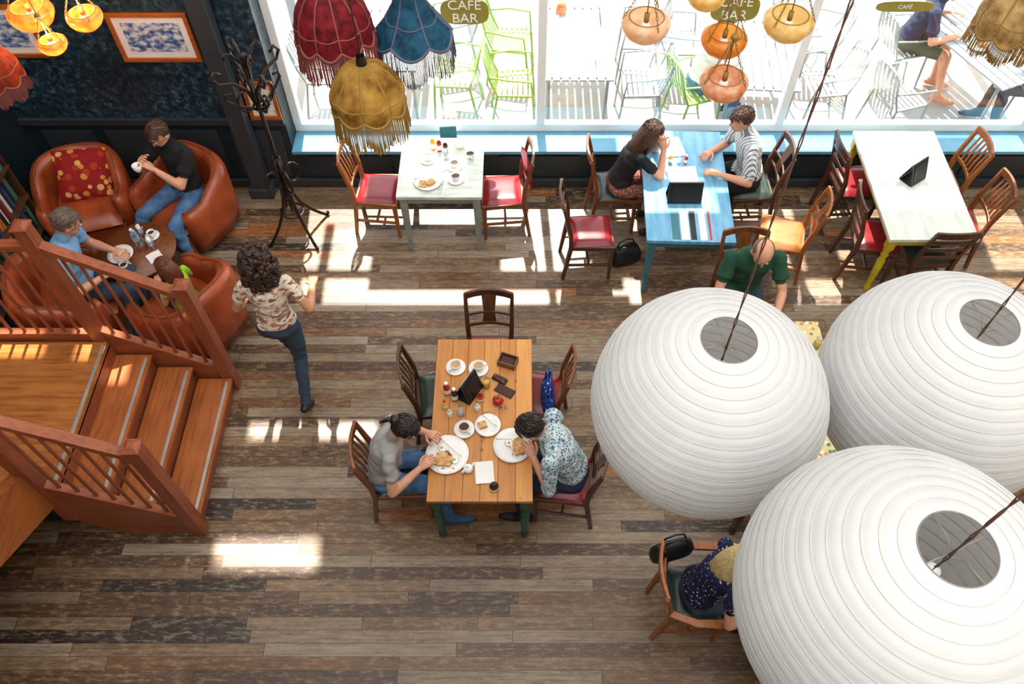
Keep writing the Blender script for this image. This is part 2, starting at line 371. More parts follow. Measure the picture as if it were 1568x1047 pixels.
# ------------------------------------------------------------ staircase
b=MB(); Y0,Y1=2.46,3.67
for k,(x0,x1) in enumerate([(-2.72,-2.45),(-2.99,-2.72),(-3.26,-2.99)]):
    z=.18*(k+1)
    b.bb(x0,x1-.015,Y0,Y1,0.002,z-.03,'stairx'); b.bb(x0,x1+.015,Y0,Y1,z-.03,z,'stair')
    b.bb(x1-.035,x1-.01,Y0+.03,Y1-.03,z,z+.004,'alu')
b.bb(-4.74,-3.26,Y0,Y1,.66,.72,'tread'); b.bb(-3.29,-3.26,Y0,Y1,.3,.68,'stairx'); b.bb(-3.295,-3.27,Y0+.03,Y1-.03,.72,.724,'alu')
b.bb(-4.74,-3.3,2.5,2.53,0.002,.66,'dark')
for k in range(5):
    y1=Y0-.27*k; z=.9+.18*k
    b.bb(-4.7,-3.4,y1-.27,y1+.02,z-.035,z,'tread'); b.bb(-4.7,-3.4,y1-.03,y1,z-.2,z-.03,'stairx')
pr=[(-.02,.5),(-.02,.98),(-1.3,1.84),(-1.3,1.3)]
vs=[(-3.42,Y0+p[0],p[1]) for p in pr]+[(-3.32,Y0+p[0],p[1]) for p in pr]
b.add(vs,[(3,2,1,0),(4,5,6,7),(0,1,5,4),(1,2,6,5),(2,3,7,6),(3,0,4,7)],'stair')
for y in (2.41,3.72):
    pr=[(-2.42,0.002),(-2.42,.24),(-3.3,.84),(-3.3,.2),(-3.0,0.002)]
    vs=[(p[0],y-.025,p[1]) for p in pr]+[(p[0],y+.025,p[1]) for p in pr]
    b.add(vs,[(0,1,2,3,4),(9,8,7,6,5)]+[((i+1)%5,i,i+5,(i+1)%5+5) for i in range(5)],'stairx')
    for (x,z0,z1) in ((-2.47,0.002,1.36),(-3.32,.3,1.98)):
        b.bb(x-.048,x+.048,y-.048,y+.048,z0,z1,'stairz'); b.box((x,y,z1+.008),(.112,.112,.018),'stairz'); b.box((x,y,z1+.026),(.1,.1,.02),'stairz',top=(.4,.4))
    b.tube([(-2.5,y,1.25),(-3.3,y,1.80)],[(.026,.036)]*2,'stairx',4,hint=(0,0,1))
    b.tube([(-2.5,y,.27),(-3.3,y,.82)],[(.025,.03)]*2,'stairx',4,hint=(0,0,1))
    for i in range(7):
        x=-2.6-i*.1; t=(-2.5-x)/.8; b.tube([(x,y,.28+t*.55),(x,y,1.24+t*.55)],.0125,'stairz',8)
y=3.72
b.tube([(-3.36,y,1.80),(-4.7,y,1.80)],[(.026,.036)]*2,'stairx',4,hint=(0,0,1)); b.bb(-4.74,-3.36,y-.03,y+.03,.66,.8,'stairx')
for i in range(12): b.tube([(-3.46-i*.105,y,.8),(-3.46-i*.105,y,1.78)],.0125,'stairz',8)
b.obj('staircase',bevel=.005)

# ------------------------------------------------------------ furniture
def chair(x,y,rz,wd='cw2',seat='redl',style='slats',arms=False,name='dining_chair'):
    b=MB(); hw=.19
    for s in(-1,1):
        b.tube([(.18,s*hw,0),(.175,s*hw,.44)],[.014,.02],wd,4,hint=(1,0,0))
        b.tube([(-.25,s*.17,0),(-.19,s*.175,.44),(-.2,s*.18,.62),(-.27,s*.185,.93)],[.015,.02,.018,.014],wd,4,hint=(1,0,0))
        b.tube([(-.21,s*.175,.2),(.176,s*hw,.2)],.011,wd,4,hint=(0,0,1))
    b.tube([(-.02,-.185,.2),(-.02,.185,.2)],.011,wd,4,hint=(0,0,1))
    b.add([(-.2,-.19,.41),(.2,-.215,.41),(.2,.215,.41),(-.2,.19,.41),(-.2,-.19,.455),(.2,-.215,.455),(.2,.215,.455),(-.2,.19,.455)],[(3,2,1,0),(4,5,6,7),(0,1,5,4),(1,2,6,5),(2,3,7,6),(3,0,4,7)],wd)
    b.pillow((0.005,0,.458),(.37,.38,.06),seat,p=6)
    def arcp(z,x0,bow,w=.185,n=7): return [(x0-bow*(1-(2*i/(n-1)-1)**2),-w+2*w*i/(n-1),z+.015*(1-(2*i/(n-1)-1)**2)) for i in range(n)]
    b.tube(arcp(.91,-.262,.03),[(.035,.011)]*7,wd,4,hint=(0,0,1),smooth=False)
    if style=='slats':
        b.tube(arcp(.58,-.2,.02,.175),[(.018,.009)]*7,wd,4,hint=(0,0,1))
        for k in range(5):
            yy=-.11+k*.055; b.tube([(-.215,yy,.58),(-.235,yy,.72),(-.285,yy,.9)],[(.012,.005)]*3,wd,4,hint=(0,1,0))
    elif style=='splat':
        b.tube(arcp(.6,-.2,.02,.175),[(.018,.009)]*7,wd,4,hint=(0,0,1))
        b.tube([(-.215,0,.6),(-.235,0,.74),(-.285,0,.9)],[(.06,.006),(.045,.006),(.06,.006)],wd,4,hint=(0,1,0))
        b.tube(arcp(.72,-.215,.022,.178),[(.012,.008)]*7,wd,4,hint=(0,0,1))
    elif style=='ladder':
        for z,xx in((.56,-.2),(.68,-.215),(.8,-.24)): b.tube(arcp(z,xx,.022,.178),[(.022,.008)]*7,wd,4,hint=(0,0,1))
    elif style=='pad':
        b.pillow((-.232,0,.72),(.30,.33,.05),seat,B=rotm('Y',-76),p=6)
    if arms:
        for s in(-1,1):
            b.tube([(.16,s*.24,.42),(.17,s*.25,.64)],.016,wd,4,hint=(1,0,0))
            b.tube([(-.22,s*.2,.68),(-.05,s*.26,.67),(.2,s*.26,.65)],[(.014,.022),(.014,.026),(.014,.03)],wd,4,hint=(0,0,1))
            b.tube([(.16,s*.2,.43),(.16,s*.25,.43)],.014,wd,4,hint=(0,0,1))
    return b.obj(name,(x,y,0),rz,.004)
def table(name,x,y,w,d,rz,top,leg,style='taper',side=None,h=.75,extra=None):
    b=MB(); b.box((0,0,h-.018),(w,d,.036),top)
    aw,ad=w/2-.06,d/2-.06
    for s in(-1,1):
        b.bb(-aw,aw,s*ad-.012,s*ad+.012,h-.13,h-.036,leg); b.bb(s*aw-.012,s*aw+.012,-ad,ad,h-.13,h-.036,leg)
        for t in(-1,1):
            px,py=s*(w/2-.055),t*(d/2-.055)
            if style=='taper': b.box((px,py,h-.09),(.065,.065,.11),leg); b.tube([(px,py,0),(px,py,h-.13)],[.019,.032],leg,4,hint=(1,0,0))
            else:
                b.box((px,py,h-.1),(.07,.07,.13),leg)
                b.rev([(.018,0),(.028,.02),(.03,.06),(.02,.09),(.026,.14),(.033,.3),(.036,.42),(.024,.47),(.036,.5),(.024,.53),(.034,.56),(.034,h-.16)],(px,py,0),leg,12,caps=True)
    if extra: extra(b)
    return b.obj(name,(x,y,0),rz,.004)
table('dining_table',-.295,2.995,.735,1.36,0,'pine','green','turned')
table('dining_table',-.742,5.605,.77,.78,0,'whitetop','greytbl','taper')
def blue_x(b):
    for i,(m,w) in enumerate((('tealleg',.07),('paperw',.07),('blk',.05),('paperw',.06),('redp',.02))):
        x=-.16+i*.08; b.bb(x,x+w,-.68,-.34,.7495,.7508,m)
table('dining_table',1.47,5.39,.76,1.4,-2,'bluetop','tealleg','taper',extra=blue_x)
table('dining_table',3.53,5.4,.77,1.38,0,'whitetop2','yellow','turned')
table('dining_table',1.95,3.2,.8,1.3,0,'ptop','cw2','turned')
table('dining_table',1.95,1.8,.8,1.3,0,'cw3','cw2','turned')
chair(-.265,3.72,-90,'cw2','redl','splat')
chair(-.63,3.36,8,'cw2','dkg','slats'); chair(.1,3.36,172,'cw3','redl','slats')
chair(-.9,2.68,6,'cw3','dkg','slats'); chair(.31,2.64,170,'cw2','redl','splat')
chair(-1.36,5.62,-4,'cw1','redl','slats'); chair(-.19,5.6,184,'cw3','redl','pad')
chair(.62,5.08,3,'cw2','redl','ladder'); chair(.88,5.66,2,'cw3','dkg','splat')
chair(2.16,5.68,182,'cw2','dkg','splat'); chair(2.36,5.05,165,'cw1','orl','splat')
chair(3.17,5.72,5,'cw2','redl','ladder'); chair(3.2,5.03,-6,'cw2','redl','ladder')
chair(3.95,5.75,180,'cw1','dkg','slats'); chair(3.98,5.22,176,'cw3','redl','slats'); chair(3.62,4.88,92,'cw2','dkg','ladder')
chair(1.87,4.38,-90,'cw3','redl','splat'); chair(1.17,1.77,0,'cw1','dkg','splat',True,'wooden_armchair')
def armchair(x,y,rz):
    b=MB(); rings=[]; n=26
    for i in range(n+1):
        an=R(48)+R(264)*i/n; t=abs(i/n-.5)*2; h=.8-.2*min(1,t*1.3)**2
        ca,sa=math.cos(an),math.sin(an); k=1/((abs(ca)**3.2+abs(sa)**3.2)**(1/3.2))
        ro,ri=.40*k,.29*k
        if t>.97: ro-=.02; ri+=.02
        rings.append([V((r*ca,r*sa,z)) for r,z in((ro-.02,.1),(ro+.01,.25),(ro+.02,h-.08),(ro,h-.02),(ro-.05*1,h),(ri+.03,h-.01),(ri,h-.06),(ri+.0,.3),(ri,.12))])
    b.loft(rings,'ora'); b.box((.0,0,.2),(.64,.6,.2),'ora'); b.pillow((.03,0,.36),(.64,.58,.2),'ora',p=6)
    top=[r[4] for r in rings]; b.tube(top,.007,'cw3',6)
    for s in(-1,1):
        for t in(-1,1): b.tube([(s*.27,t*.27,0),(s*.27,t*.27,.12)],[.018,.024],'cw2',8)
    return b.obj('leather_armchair',(x,y,0),rz)
armchair(-4.1,5.5,-72); armchair(-3.2,5.52,-118); armchair(-2.88,4.28,150); armchair(-3.9,4.38,20)
b=MB(); b.pillow((0,0,0),(.46,.46,.16),'cush',p=3); o=b.obj('throw_pillow',(-4.08,5.62,.64)); o.rotation_euler=(R(52),R(8),R(16))
b=MB(); b.rev([(.33,0),(.335,.01),(.33,.025)],(0,0,.535),'cw3',40,caps=True); b.tube([(0,0,.05),(0,0,.54)],[.03,.025],'cw2',12)
for k in range(4):
    an=k*math.pi/2+.4; b.tube([(0,0,.1),(.15*math.cos(an),.15*math.sin(an),.07),(.26*math.cos(an),.26*math.sin(an),.015)],[.02,.018,.014],'cw2',8)
b.obj('round_side_table',(-3.38,4.76,0))
b=MB(); b.bb(-.17,.15,-.75,.75,0,.06,'cw2'); b.bb(-.17,-.15,-.75,.75,0,1.45,'cw2')
for yy in(-.75,0,.73): b.bb(-.17,.15,yy,yy+.02,0,1.45,'cw2')
for i in range(5): b.bb(-.17,.16,-.76,.76,.06+i*.345-.01,.08+i*.345-.01,'cw2')
b.obj('bookcase',(-4.56,4.5,0),0,.003)
b=MB()
for i in range(5):
    yy=-.72
    while yy<.7:
        w=random.uniform(.02,.045)
        if not(-.03<yy<.03 or yy+w>-.0 and yy<.02): b.bb(-.13,random.uniform(.08,.13),yy,yy+w-.002,.07+i*.345,.07+i*.345+random.uniform(.2,.3),'books')
        yy+=w
b.obj('book_collection',(-4.56,4.5,0))
# coat stand
b=MB(); I='iron'
b.tube([(0,0,.3),(0,0,1.9)],.019,I,12)
for k in range(4):
    an=k*math.pi/2+.5; c,s=math.cos(an),math.sin(an)
    def P(r,z): return (r*c,r*s,z)
    b.tube([P(.02,.95),P(.035,.7),P(.05,.5),P(.09,.35),P(.17,.2),P(.26,.08),P(.32,.012)],.015,I,8)
    b.tube([P(.32,.012),P(.34,.03),P(.33,.05)],.013,I,8)
    b.tube([P(.03+.09*(1-math.cos(t))*.8,.72+.11*math.sin(t)) for t in [2*math.pi*i/14 for i in range(15)]],.012,I,8)
    b.tube([P(.02,1.55),P(.06,1.72),P(.15,1.82),P(.26,1.86),P(.30,1.93),P(.265,1.98),P(.22,1.94)],.0135,I,8)
    b.tube([P(.02,1.5),P(.09,1.55),P(.18,1.62),P(.25,1.70),P(.235,1.76),P(.19,1.74)],.0125,I,8)
    b.tube([P(.01,1.8),P(.03,1.95),P(.09,2.06),P(.14,2.09),P(.155,2.04)],.012,I,8)
    b.tube([P(.02+.07*(1-math.cos(t)),1.62+.1*math.sin(t)) for t in [2*math.pi*i/14 for i in range(15)]],.011,I,8)
for z,r in((.5,.05),(.95,.03),(1.5,.03),(.28,.1)): b.tube([(r*1.0*math.cos(t),r*math.sin(t),z) for t in [2*math.pi*i/20 for i in range(20)]],.009,I,8,closed=True)
b.ell((0,0,2.0),(.03,.03,.04),I); b.tube([(0,0,1.88),(0,0,1.98)],.014,I)
b.obj('coat_stand',(-2.19,5.5,0),12)
def picture(x,z,w,h,mat,fr='frame',mw=.06):
    b=MB(); t=.035
    b.bb(-w/2,w/2,-.012,0,-h/2,h/2,'paperw'); b.bb(-w/2+mw+t,w/2-mw-t,-.016,-.012,-h/2+mw+t,h/2-mw-t,mat)
    for s in(-1,1): b.box((0,-.015,s*(h/2-t/2)),(w,.035,t),fr); b.box((s*(w/2-t/2),-.015,0),(t,.035,h-2*t),fr)
    b.obj('framed_picture',(x,6.138,z),0,.004)
picture(-3.14,1.74,.68,.47,'print'); picture(-3.3,2.36,.62,.5,'print'); picture(-4.42,1.8,.62,.5,'print')
picture(-2.4,1.08,.29,.42,'notice','frame',.0)

# ------------------------------------------------------------ lamps
def lantern(x,y,z,r):
    b=MB(); nr=28; sub=4; a0=12.5; prof=[]; fl=.96
    for i in range(nr*sub+1):
        t=i/(nr*sub); ph=R(a0+(180-2*a0)*t); sc_=abs(math.sin(math.pi*i/sub)); rr=r*(1-.007+.007*sc_)
        prof.append((rr*math.sin(ph),rr*fl*math.cos(ph)))
    b.rev(prof,(0,0,0),'lan',96,fr=lambda an,t:1+.0028*math.sin(an*12+math.sin(an*3)*2+t*5)+.0008*noise.noise(V((math.cos(an)*9,math.sin(an)*9,t*40))))
    for i in range(nr+1):
        ph=R(a0+(180-2*a0)*i/nr); q=r*.9955
        if i in(0,nr): b.tube([(q*math.sin(ph)*math.cos(t),q*math.sin(ph)*math.sin(t),q*fl*math.cos(ph)) for t in [2*math.pi*k/60 for k in range(60)]],.0018,'wire',5,closed=True)
        else: b.tube([(q*math.sin(ph)*math.cos(t),q*math.sin(ph)*math.sin(t),q*fl*math.cos(ph)) for t in [2*math.pi*k/96 for k in range(96)]],.0011,'lanrib',4,closed=True)
    zt=r*fl*math.cos(R(a0)); rt=r*math.sin(R(a0))
    for s in(0,1):
        d=V((math.cos(s*math.pi/2+.4),math.sin(s*math.pi/2+.4),0))
        b.tube([d*rt+V((0,0,zt)),d*rt*.3+V((0,0,zt-.01)),V((0,0,zt-.06)),-d*rt*.3+V((0,0,zt-.01)),-d*rt+V((0,0,zt))],.0016,'wire',6)
    b.tube([(0,0,-zt),(0,0,zt-.05)],.0015,'wire',6)
    L=7.995-z; n=60
    for q in(0,1): b.tube([(.003*math.cos(i*1.9+q*3.1),.003*math.sin(i*1.9+q*3.1),zt-.12+(L-zt+.12)*i/n) for i in range(n+1)],.0021,'cord',6)
    b.rev([(.0,.06),(.02,.06),(.022,0),(.0,0)],(0,0,zt-.2),'white',14); b.ell((0,0,zt-.24),(.03,.03,.045),'china')
    b.obj('paper_lantern_pendant',(x,y,z))
lantern(.637,1.445,3.56,.4); lantern(1.484,1.535,3.51,.42); lantern(.965,.66,3.87,.407)
def fringed(x,y,z,w,h,mat,fr,lobes=8,prof=None,fl=.11,rz=0,name='fringed_lampshade'):
    b=MB(); prof=prof or [(.16,1.0),(.34,.97),(.62,.82),(.88,.52),(1.0,.24),(.97,.0)]
    pr=[]
    for i in range(len(prof)-1):
        for k in range(4):
            t=k/4; pr.append((prof[i][0]*(1-t)+prof[i+1][0]*t,prof[i][1]*(1-t)+prof[i+1][1]*t))
    pr.append(prof[-1]); r=w/2; seg=lobes*8
    def lob(an): return abs(math.sin(an*lobes/2))
    vs=[];fs=[];n=len(pr)
    for i,(q,zz) in enumerate(pr):
        for j in range(seg):
            an=2*math.pi*j/seg; rr=q*r*(.95+.055*lob(an)**.7*q); dz=-.15*h*lob(an)*(i/(n-1))**5
            vs.append((rr*math.cos(an),rr*math.sin(an),zz*h+dz))
    for i in range(n-1):
        for j in range(seg): fs.append((i*seg+j,i*seg+(j+1)%seg,(i+1)*seg+(j+1)%seg,(i+1)*seg+j))
    b.add(vs,fs,mat,True)
    for k in range(lobes):
        j=k*8; b.tube([vs[i*seg+j] for i in range(n)],.005,fr,6)
    last=vs[(n-1)*seg:]; b.tube(last,.009,fr,6,closed=True)
    b.tube(vs[:seg],.005,fr,6,closed=True)
    ii=int(n*.72); b.tube(vs[ii*seg:(ii+1)*seg],.0035,fr,6,closed=True)
    N=seg*4
    for j in range(N):
        q=j/4; i0=int(q)%seg; p=V(last[i0]).lerp(V(last[(i0+1)%seg]),q-int(q)); l=fl*random.uniform(.85,1.1)
        o=V((p.x,p.y,0)).normalized()*random.uniform(-.004,.014)
        b.tube([p,p+V((0,0,-l*.5))+o*.5,p+V((0,0,-l))+o],[.0024,.0024,.0034],fr,3)
    b.rev([(.02,.05),(.03,.0),(.012,-.08),(.0,-.08)],(0,0,h),'iron',12)
    for k in range(3):
        an=k*2.1; b.tube([(0,0,h),(.16*r*math.cos(an),.16*r*math.sin(an),h)],.003,'iron',6)
    b.tube([(0,0,h),(0,0,7.995-z)],.004,'cord',6)
    b.ell((0,0,h*.55),(.03,.03,.04),'china')
    b.obj(name,(x,y,z),rz)
fringed(-.79,3.42,3.25,.39,.22,'shamb','fra',8,fl=.16)
fringed(-.97,3.73,3.44,.41,.26,'shred','frr',10,[(.12,1),(.3,.98),(.62,.84),(.88,.52),(.98,.2),(1,0)],fl=.16)
fringed(-.58,3.84,3.38,.42,.36,'shblue','frb',6,[(.16,1),(.2,.9),(.28,.7),(.45,.42),(.72,.18),(1,0)],fl=.16)
fringed(-3.85,5.0,2.20,.40,.26,'shora','frr',8)
fringed(2.87,4.29,3.1,.40,.28,'shbei','fra',8)
def glasslamp(x,y,z,r,mat,top=7.995,glow=False):
    b=MB(); pr=[(0.0,-.62),(.25,-.6),(.55,-.5),(.8,-.3),(.95,-.05),(1,.15),(.96,.32),(.82,.42),(.7,.45)]
    b.rev([(p*r,q*r) for p,q in pr],(0,0,0),mat,40,fr=lambda an,t:1+.015*math.sin(an*10)*t)
    b.tube([(r*.7*math.cos(t),r*.7*math.sin(t),.45*r) for t in [2*math.pi*k/30 for k in range(30)]],.004,'fra',6,closed=True)
    b.ell((0,0,0),(.03,.03,.04),'china'); b.tube([(0,0,.03),(0,0,.09)],.016,'fra',10)
    hz=r*2.2
    for k in range(3):
        an=k*2*math.pi/3+.5; p0=V((r*.96*math.cos(an),r*.96*math.sin(an),.32*r)); p1=V((0,0,hz))
        n=14
        for i in range(n):
            q=p0.lerp(p1,(i+.5)/n); d=(p1-p0).normalized(); sd=d.orthogonal().normalized()
            if i%2: sd=d.cross(sd)
            L_=(p1-p0).length/n*.62
            b.tube([q+d*L_*math.cos(t)+sd*.006*math.sin(t) for t in [2*math.pi*kk/8 for kk in range(8)]],.0018,'fra',4,closed=True)
    b.tube([(0,0,.08),(0,0,hz),(0,0,top-z)],.004,'fra',6); b.rev([(.0,.03),(.02,.02),(.025,0),(0,0)],(0,0,hz),'fra',12)
    ob=b.obj('glass_pendant_lamp',(x,y,z),random.uniform(0,90))
    if glow:
        ld=bpy.data.lights.new('bulb','POINT'); ld.energy=14; ld.color=(1,.62,.32); ld.shadow_soft_size=.04
        lo=bpy.data.objects.new('bulb_light',ld); sc.collection.objects.link(lo); lo.parent=ob; lo.location=(0,0,r*.9)
glasslamp(.75,4.42,3.0,.15,'gpeach'); glasslamp(1.30,4.61,2.76,.15,'gor'); glasslamp(1.62,4.44,3.0,.155,'gyel')
glasslamp(1.20,4.05,2.86,.145,'gsal'); glasslamp(1.12,4.57,3.1,.12,'gyel')
glasslamp(-3.70,5.55,2.33,.17,'ggl',glow=True); glasslamp(-3.22,5.4,2.40,.13,'ggl',glow=True); glasslamp(-3.43,5.2,2.32,.105,'ggl',glow=True)

# ------------------------------------------------------------ table things
def plate(x,y,z,r=.13,food=None,name='dinner_plate'):
    b=MB(); b.rev([(0,.004),(r*.62,.004),(r*.7,.008),(r,.02),(r,.023),(r*.68,.013),(r*.6,.009),(0,.009)],(0,0,0),'china',36)
    if food:
        rnd=random.Random(int(x*100+y*10))
        for m in food:
            if m=='brd':
                for k in range(2):
                    b.box((rnd.uniform(-.4,.4)*r,rnd.uniform(-.4,.4)*r,.022+k*.009),(r*.62,r*.5,.014),m,rotm('Z',rnd.uniform(0,180)))
                continue
            if m=='bean':
                for k in range(16): b.ell((r*.3+rnd.gauss(0,.18)*r,-r*.25+rnd.gauss(0,.18)*r,.016),(.007,.005,.005),m,rotm('Z',rnd.uniform(0,180)),8,6)
                continue
            for k in range(rnd.randint(1,3)):
                an=rnd.uniform(0,6.28); q=rnd.uniform(.1*r,r*.6)
                c=(q*math.cos(an),q*math.sin(an),.02)
                if m=='egg': b.ell(c,(.032,.027,.006),'china',None,14,8,.3); b.ell((c[0],c[1],.025),(.011,.011,.007),'egg',None,10,7)
                else: b.ell(c,(rnd.uniform(.012,.024),rnd.uniform(.010,.016),.009),m,rotm('Z',rnd.uniform(0,180)),nz=.4)
    b.tube([(-r*.9,r*.2,.028),(0,r*.35,.02),(r*.5,r*.45,.028)],[(.006,.0012),(.003,.0012),(.009,.0012)],'steel',6)
    b.obj(name,(x,y,z),random.uniform(-60,60))
def cup(x,y,z,r=.042,saucer=True,liquid='coffee'):
    b=MB(); h=.065
    if saucer: b.rev([(0,.003),(r*1.1,.004),(r*1.8,.014),(r*1.8,.017),(r*1.05,.008),(0,.008)],(0,0,0),'china',30)
    b.rev([(r*.55,.008),(r*.6,.012),(r*.92,h*.55),(r,h),(r*.93,h),(r*.85,h*.55),(r*.5,.016),(0,.016)],(0,0,0),'china',26)
    b.rev([(0,h*.7),(r*.88,h*.7)],(0,0,0),liquid,22)
    b.tube([(r*.95,0,h*.8),(r*1.5,0,h*.85),(r*1.6,0,h*.5),(r*.85,0,h*.35)],.005,'china',8)
    b.obj('coffee_cup',(x,y,z),random.uniform(0,360))
def bottle(x,y,z,mat,capm='white',r=.025,h=.15,name='sauce_bottle'):
    b=MB(); b.rev([(r*.9,0),(r,.008),(r,h*.6),(r*.8,h*.72),(r*.4,h*.82),(r*.4,h*.88)],(0,0,0),mat,18,caps=True)
    b.rev([(r*.5,h*.86),(r*.5,h),(r*.4,h)],(0,0,0),capm,16,caps=True); b.rev([(r*1.02,h*.15),(r*1.02,h*.5)],(0,0,0),'paperw',18)
    b.obj(name,(x,y,z))
def teapot(x,y,z,r=.055,rz=0):
    b=MB(); b.rev([(r*.5,0),(r*.9,r*.35),(r,r*.8),(r*.85,r*1.25),(r*.5,r*1.5),(.0,r*1.6)],(0,0,0),'china',24); b.ell((0,0,r*1.68),.01,'china')
    b.tube([(r*.85,0,r*.6),(r*1.35,0,r*.9),(r*1.6,0,r*1.4)],[.014,.01,.007],'china',10)
    b.tube([(-r*.8,0,r*1.2),(-r*1.5,0,r*1.2),(-r*1.5,0,r*.6),(-r*.9,0,r*.45)],.006,'china',8); b.obj('teapot',(x,y,z),rz)
def menu(x,y,z,rz,w=.16,h=.2,mat='blk',card='paperw'):
    b=MB()
    for s in(-1,1):
        b.box((0,s*.035,h/2),(w,.006,h),mat,rotm('X',s*18)); b.box((0,s*.040,h/2+.003),(w*.8,.003,h*.75),card if s>0 else mat,rotm('X',s*18))
    b.box((0,0,.006),(w,.12,.012),mat); b.obj('menu_holder',(x,y,z),rz)
def napkin(x,y,z,w,d,rz,mat='paperw',name='paper_napkin'):
    b=MB(); n=6; vs=[];fs=[]
    for i in range(n+1):
        for j in range(n+1): vs.append((-w/2+w*i/n,-d/2+d*j/n,.004+.008*(noise.noise(V((i*.7+x*9,j*.7,y)))+.5)))
    for i in range(n):
        for j in range(n): a_=i*(n+1)+j; fs.append((a_,a_+n+1,a_+n+2,a_+1))
    b.add(vs,fs,mat,True); b.bb(-w/2+.01,w/2-.01,-d/2+.01,d/2-.01,0.0005,.003,mat); b.obj(name,(x,y,z),rz)
def tumbler(x,y,z,liq=None):
    b=MB(); b.rev([(0,.004),(.026,.004),(.032,.1),(.034,.1),(.028,0),(0,0)],(0,0,0),'clear',20)
    if liq: b.rev([(0,.005),(.025,.005),(.029,.06),(0,.06)],(0,0,0),liq,18)
    b.obj('drinking_glass',(x,y,z))
def cutlery(x,y,z,rz):
    b=MB(); b.tube([(-.1,0,.004),(.02,0,.004),(.1,0,.004)],[(.005,.0015),(.003,.0015),(.008,.0015)],'steel',6)
    b.tube([(-.1,.02,.004),(.02,.02,.004),(.05,.02,.004)],[(.005,.0015),(.003,.0015),(.009,.0015)],'steel',6)
    for k in(-1,0,1): b.tube([(.05,.02+k*.005,.004),(.09,.02+k*.006,.005)],.0013,'steel',5)
    b.obj('knife_and_fork',(x,y,z),rz)
T=.75
plate(-.533,2.664,T,.155,['brd','egg','bean','tom','leaf']); plate(-.069,2.737,T,.14,['brd','bean','egg','tom'])
cup(-.507,3.406,T,liquid='latte'); cup(-.333,3.395,T,liquid='latte'); cup(-.42,2.87,T); plate(-.25,2.9,T,.095,['brd'],'side_plate')
menu(-.40,3.19,T,60,.19,.2)
b=MB()
b.bb(-.07,.07,-.05,.05,0,.01,'wbox')
for s in(-1,1): b.bb(-.07,.07,s*.045-.005,s*.045+.005,.01,.06,'wbox'); b.bb(s*.065-.005,s*.065+.005,-.04,.04,.01,.06,'wbox')
b.bb(-.05,.05,-.03,.03,.01,.045,'brownb'); b.obj('wooden_condiment_box',(-.11,3.45,T),-20,.002)
b=MB(); b.box((0,0,.01),(.12,.05,.02),'blk'); b.pillow((.0,0,.02),(.1,.05,.02),'brownb'); b.obj('glasses_case',(-.17,3.3,T),-30,.006)
b=MB(); b.box((0,0,.005),(.075,.15,.009),'blk'); b.bb(-.033,.033,-.065,.065,.0095,.0102,'brownb'); b.obj('mobile_phone',(-.13,3.2,T),60,.003)
b=MB(); b.rev([(0.01,0),(.03,.008),(.042,.035),(.032,.06),(.01,.066),(0,.064)],(0,0,0),'redp',20,fr=lambda a_,t:1+.06*math.cos(a_*5)); b.tube([(0,0,.06),(0,0,.095)],[.012,.004],'leaf',8); b.obj('tomato_ketchup_dispenser',(-.18,3.1,T))
bottle(-.56,3.18,T,'redp'); bottle(-.5,3.13,T,'brownb'); bottle(-.57,3.06,T,'egg','redp',.02,.1); bottle(-.53,2.99,T,'china','steel',.02,.08,'salt_shaker')
teapot(-.38,2.55,T,.035,40); napkin(-.265,2.53,T,.13,.17,5); 
bottle(-.195,2.41,T,'brownb','blk',.032,.08,'jam_jar'); bottle(-.33,3.04,T,'china','steel',.02,.08,'pepper_shaker')
tumbler(-.27,3.24,T,'egg'); tumbler(-.45,3.0,T); cutlery(-.3,2.73,T,70); cutlery(-.2,3.02,T+.0,20); bottle(-.31,3.13,T,'tom','blk',.028,.07,'jam_jar')
plate(-.853,5.41,T,.13,['brd']); cup(-.60,5.43,T); cup(-.872,5.69,T,liquid='latte'); cup(-.62,5.6,T); bottle(-.77,5.82,T,'redp'); bottle(-.71,5.79,T,'brownb'); teapot(-.58,5.87,T,.05,200); bottle(-.83,5.84,T,'egg'); napkin(-.745,5.6,T,.1,.13,30); tumbler(-.7,5.7,T); cutlery(-.72,5.34,T,80); cup(-.48,5.72,T,saucer=False)
menu(1.43,5.2,T,0,.3,.2); napkin(1.46,5.5,T,.26,.2,3); bottle(1.36,5.66,T,'egg',r=.018,h=.1); bottle(1.5,5.65,T,'redp',r=.018,h=.1); bottle(1.44,5.66,T,'china','steel',.018,.08,'salt_shaker'); napkin(1.4,5.86,T,.2,.26,10,name='newspaper')
menu(3.53,5.45,T,35,.2,.22); plate(2.12,3.4,T,.13,['egg','tom']); cup(1.8,3.55,T); plate(1.8,1.8,T,.13,['brd','leaf']); cup(2.0,2.2,T); bottle(2.27,2.9,T,'redp'); tumbler(2.28,3.6,T,'egg')
menu(-.72,6.22,.5,5,.16,.2,'tealleg')
z=.56
plate(-3.5,4.7,z,.11,['leaf','egg'],'dinner_plate'); cup(-3.28,4.92,z,.035); cup(-3.42,4.55,z,.035); napkin(-3.2,4.68,z,.12,.12,40)
b=MB(); b.rev([(.035,0),(.04,.01),(.04,.15),(.015,.2),(.015,.24)],(0,0,0),'clear',16,caps=True); b.obj('water_bottle',(-3.33,4.78,z))
bottle(-3.4,4.86,z,'tblue','paperw',.03,.16,'water_carafe'); tumbler(-3.25,4.8,z); tumbler(-3.38,4.95,z)
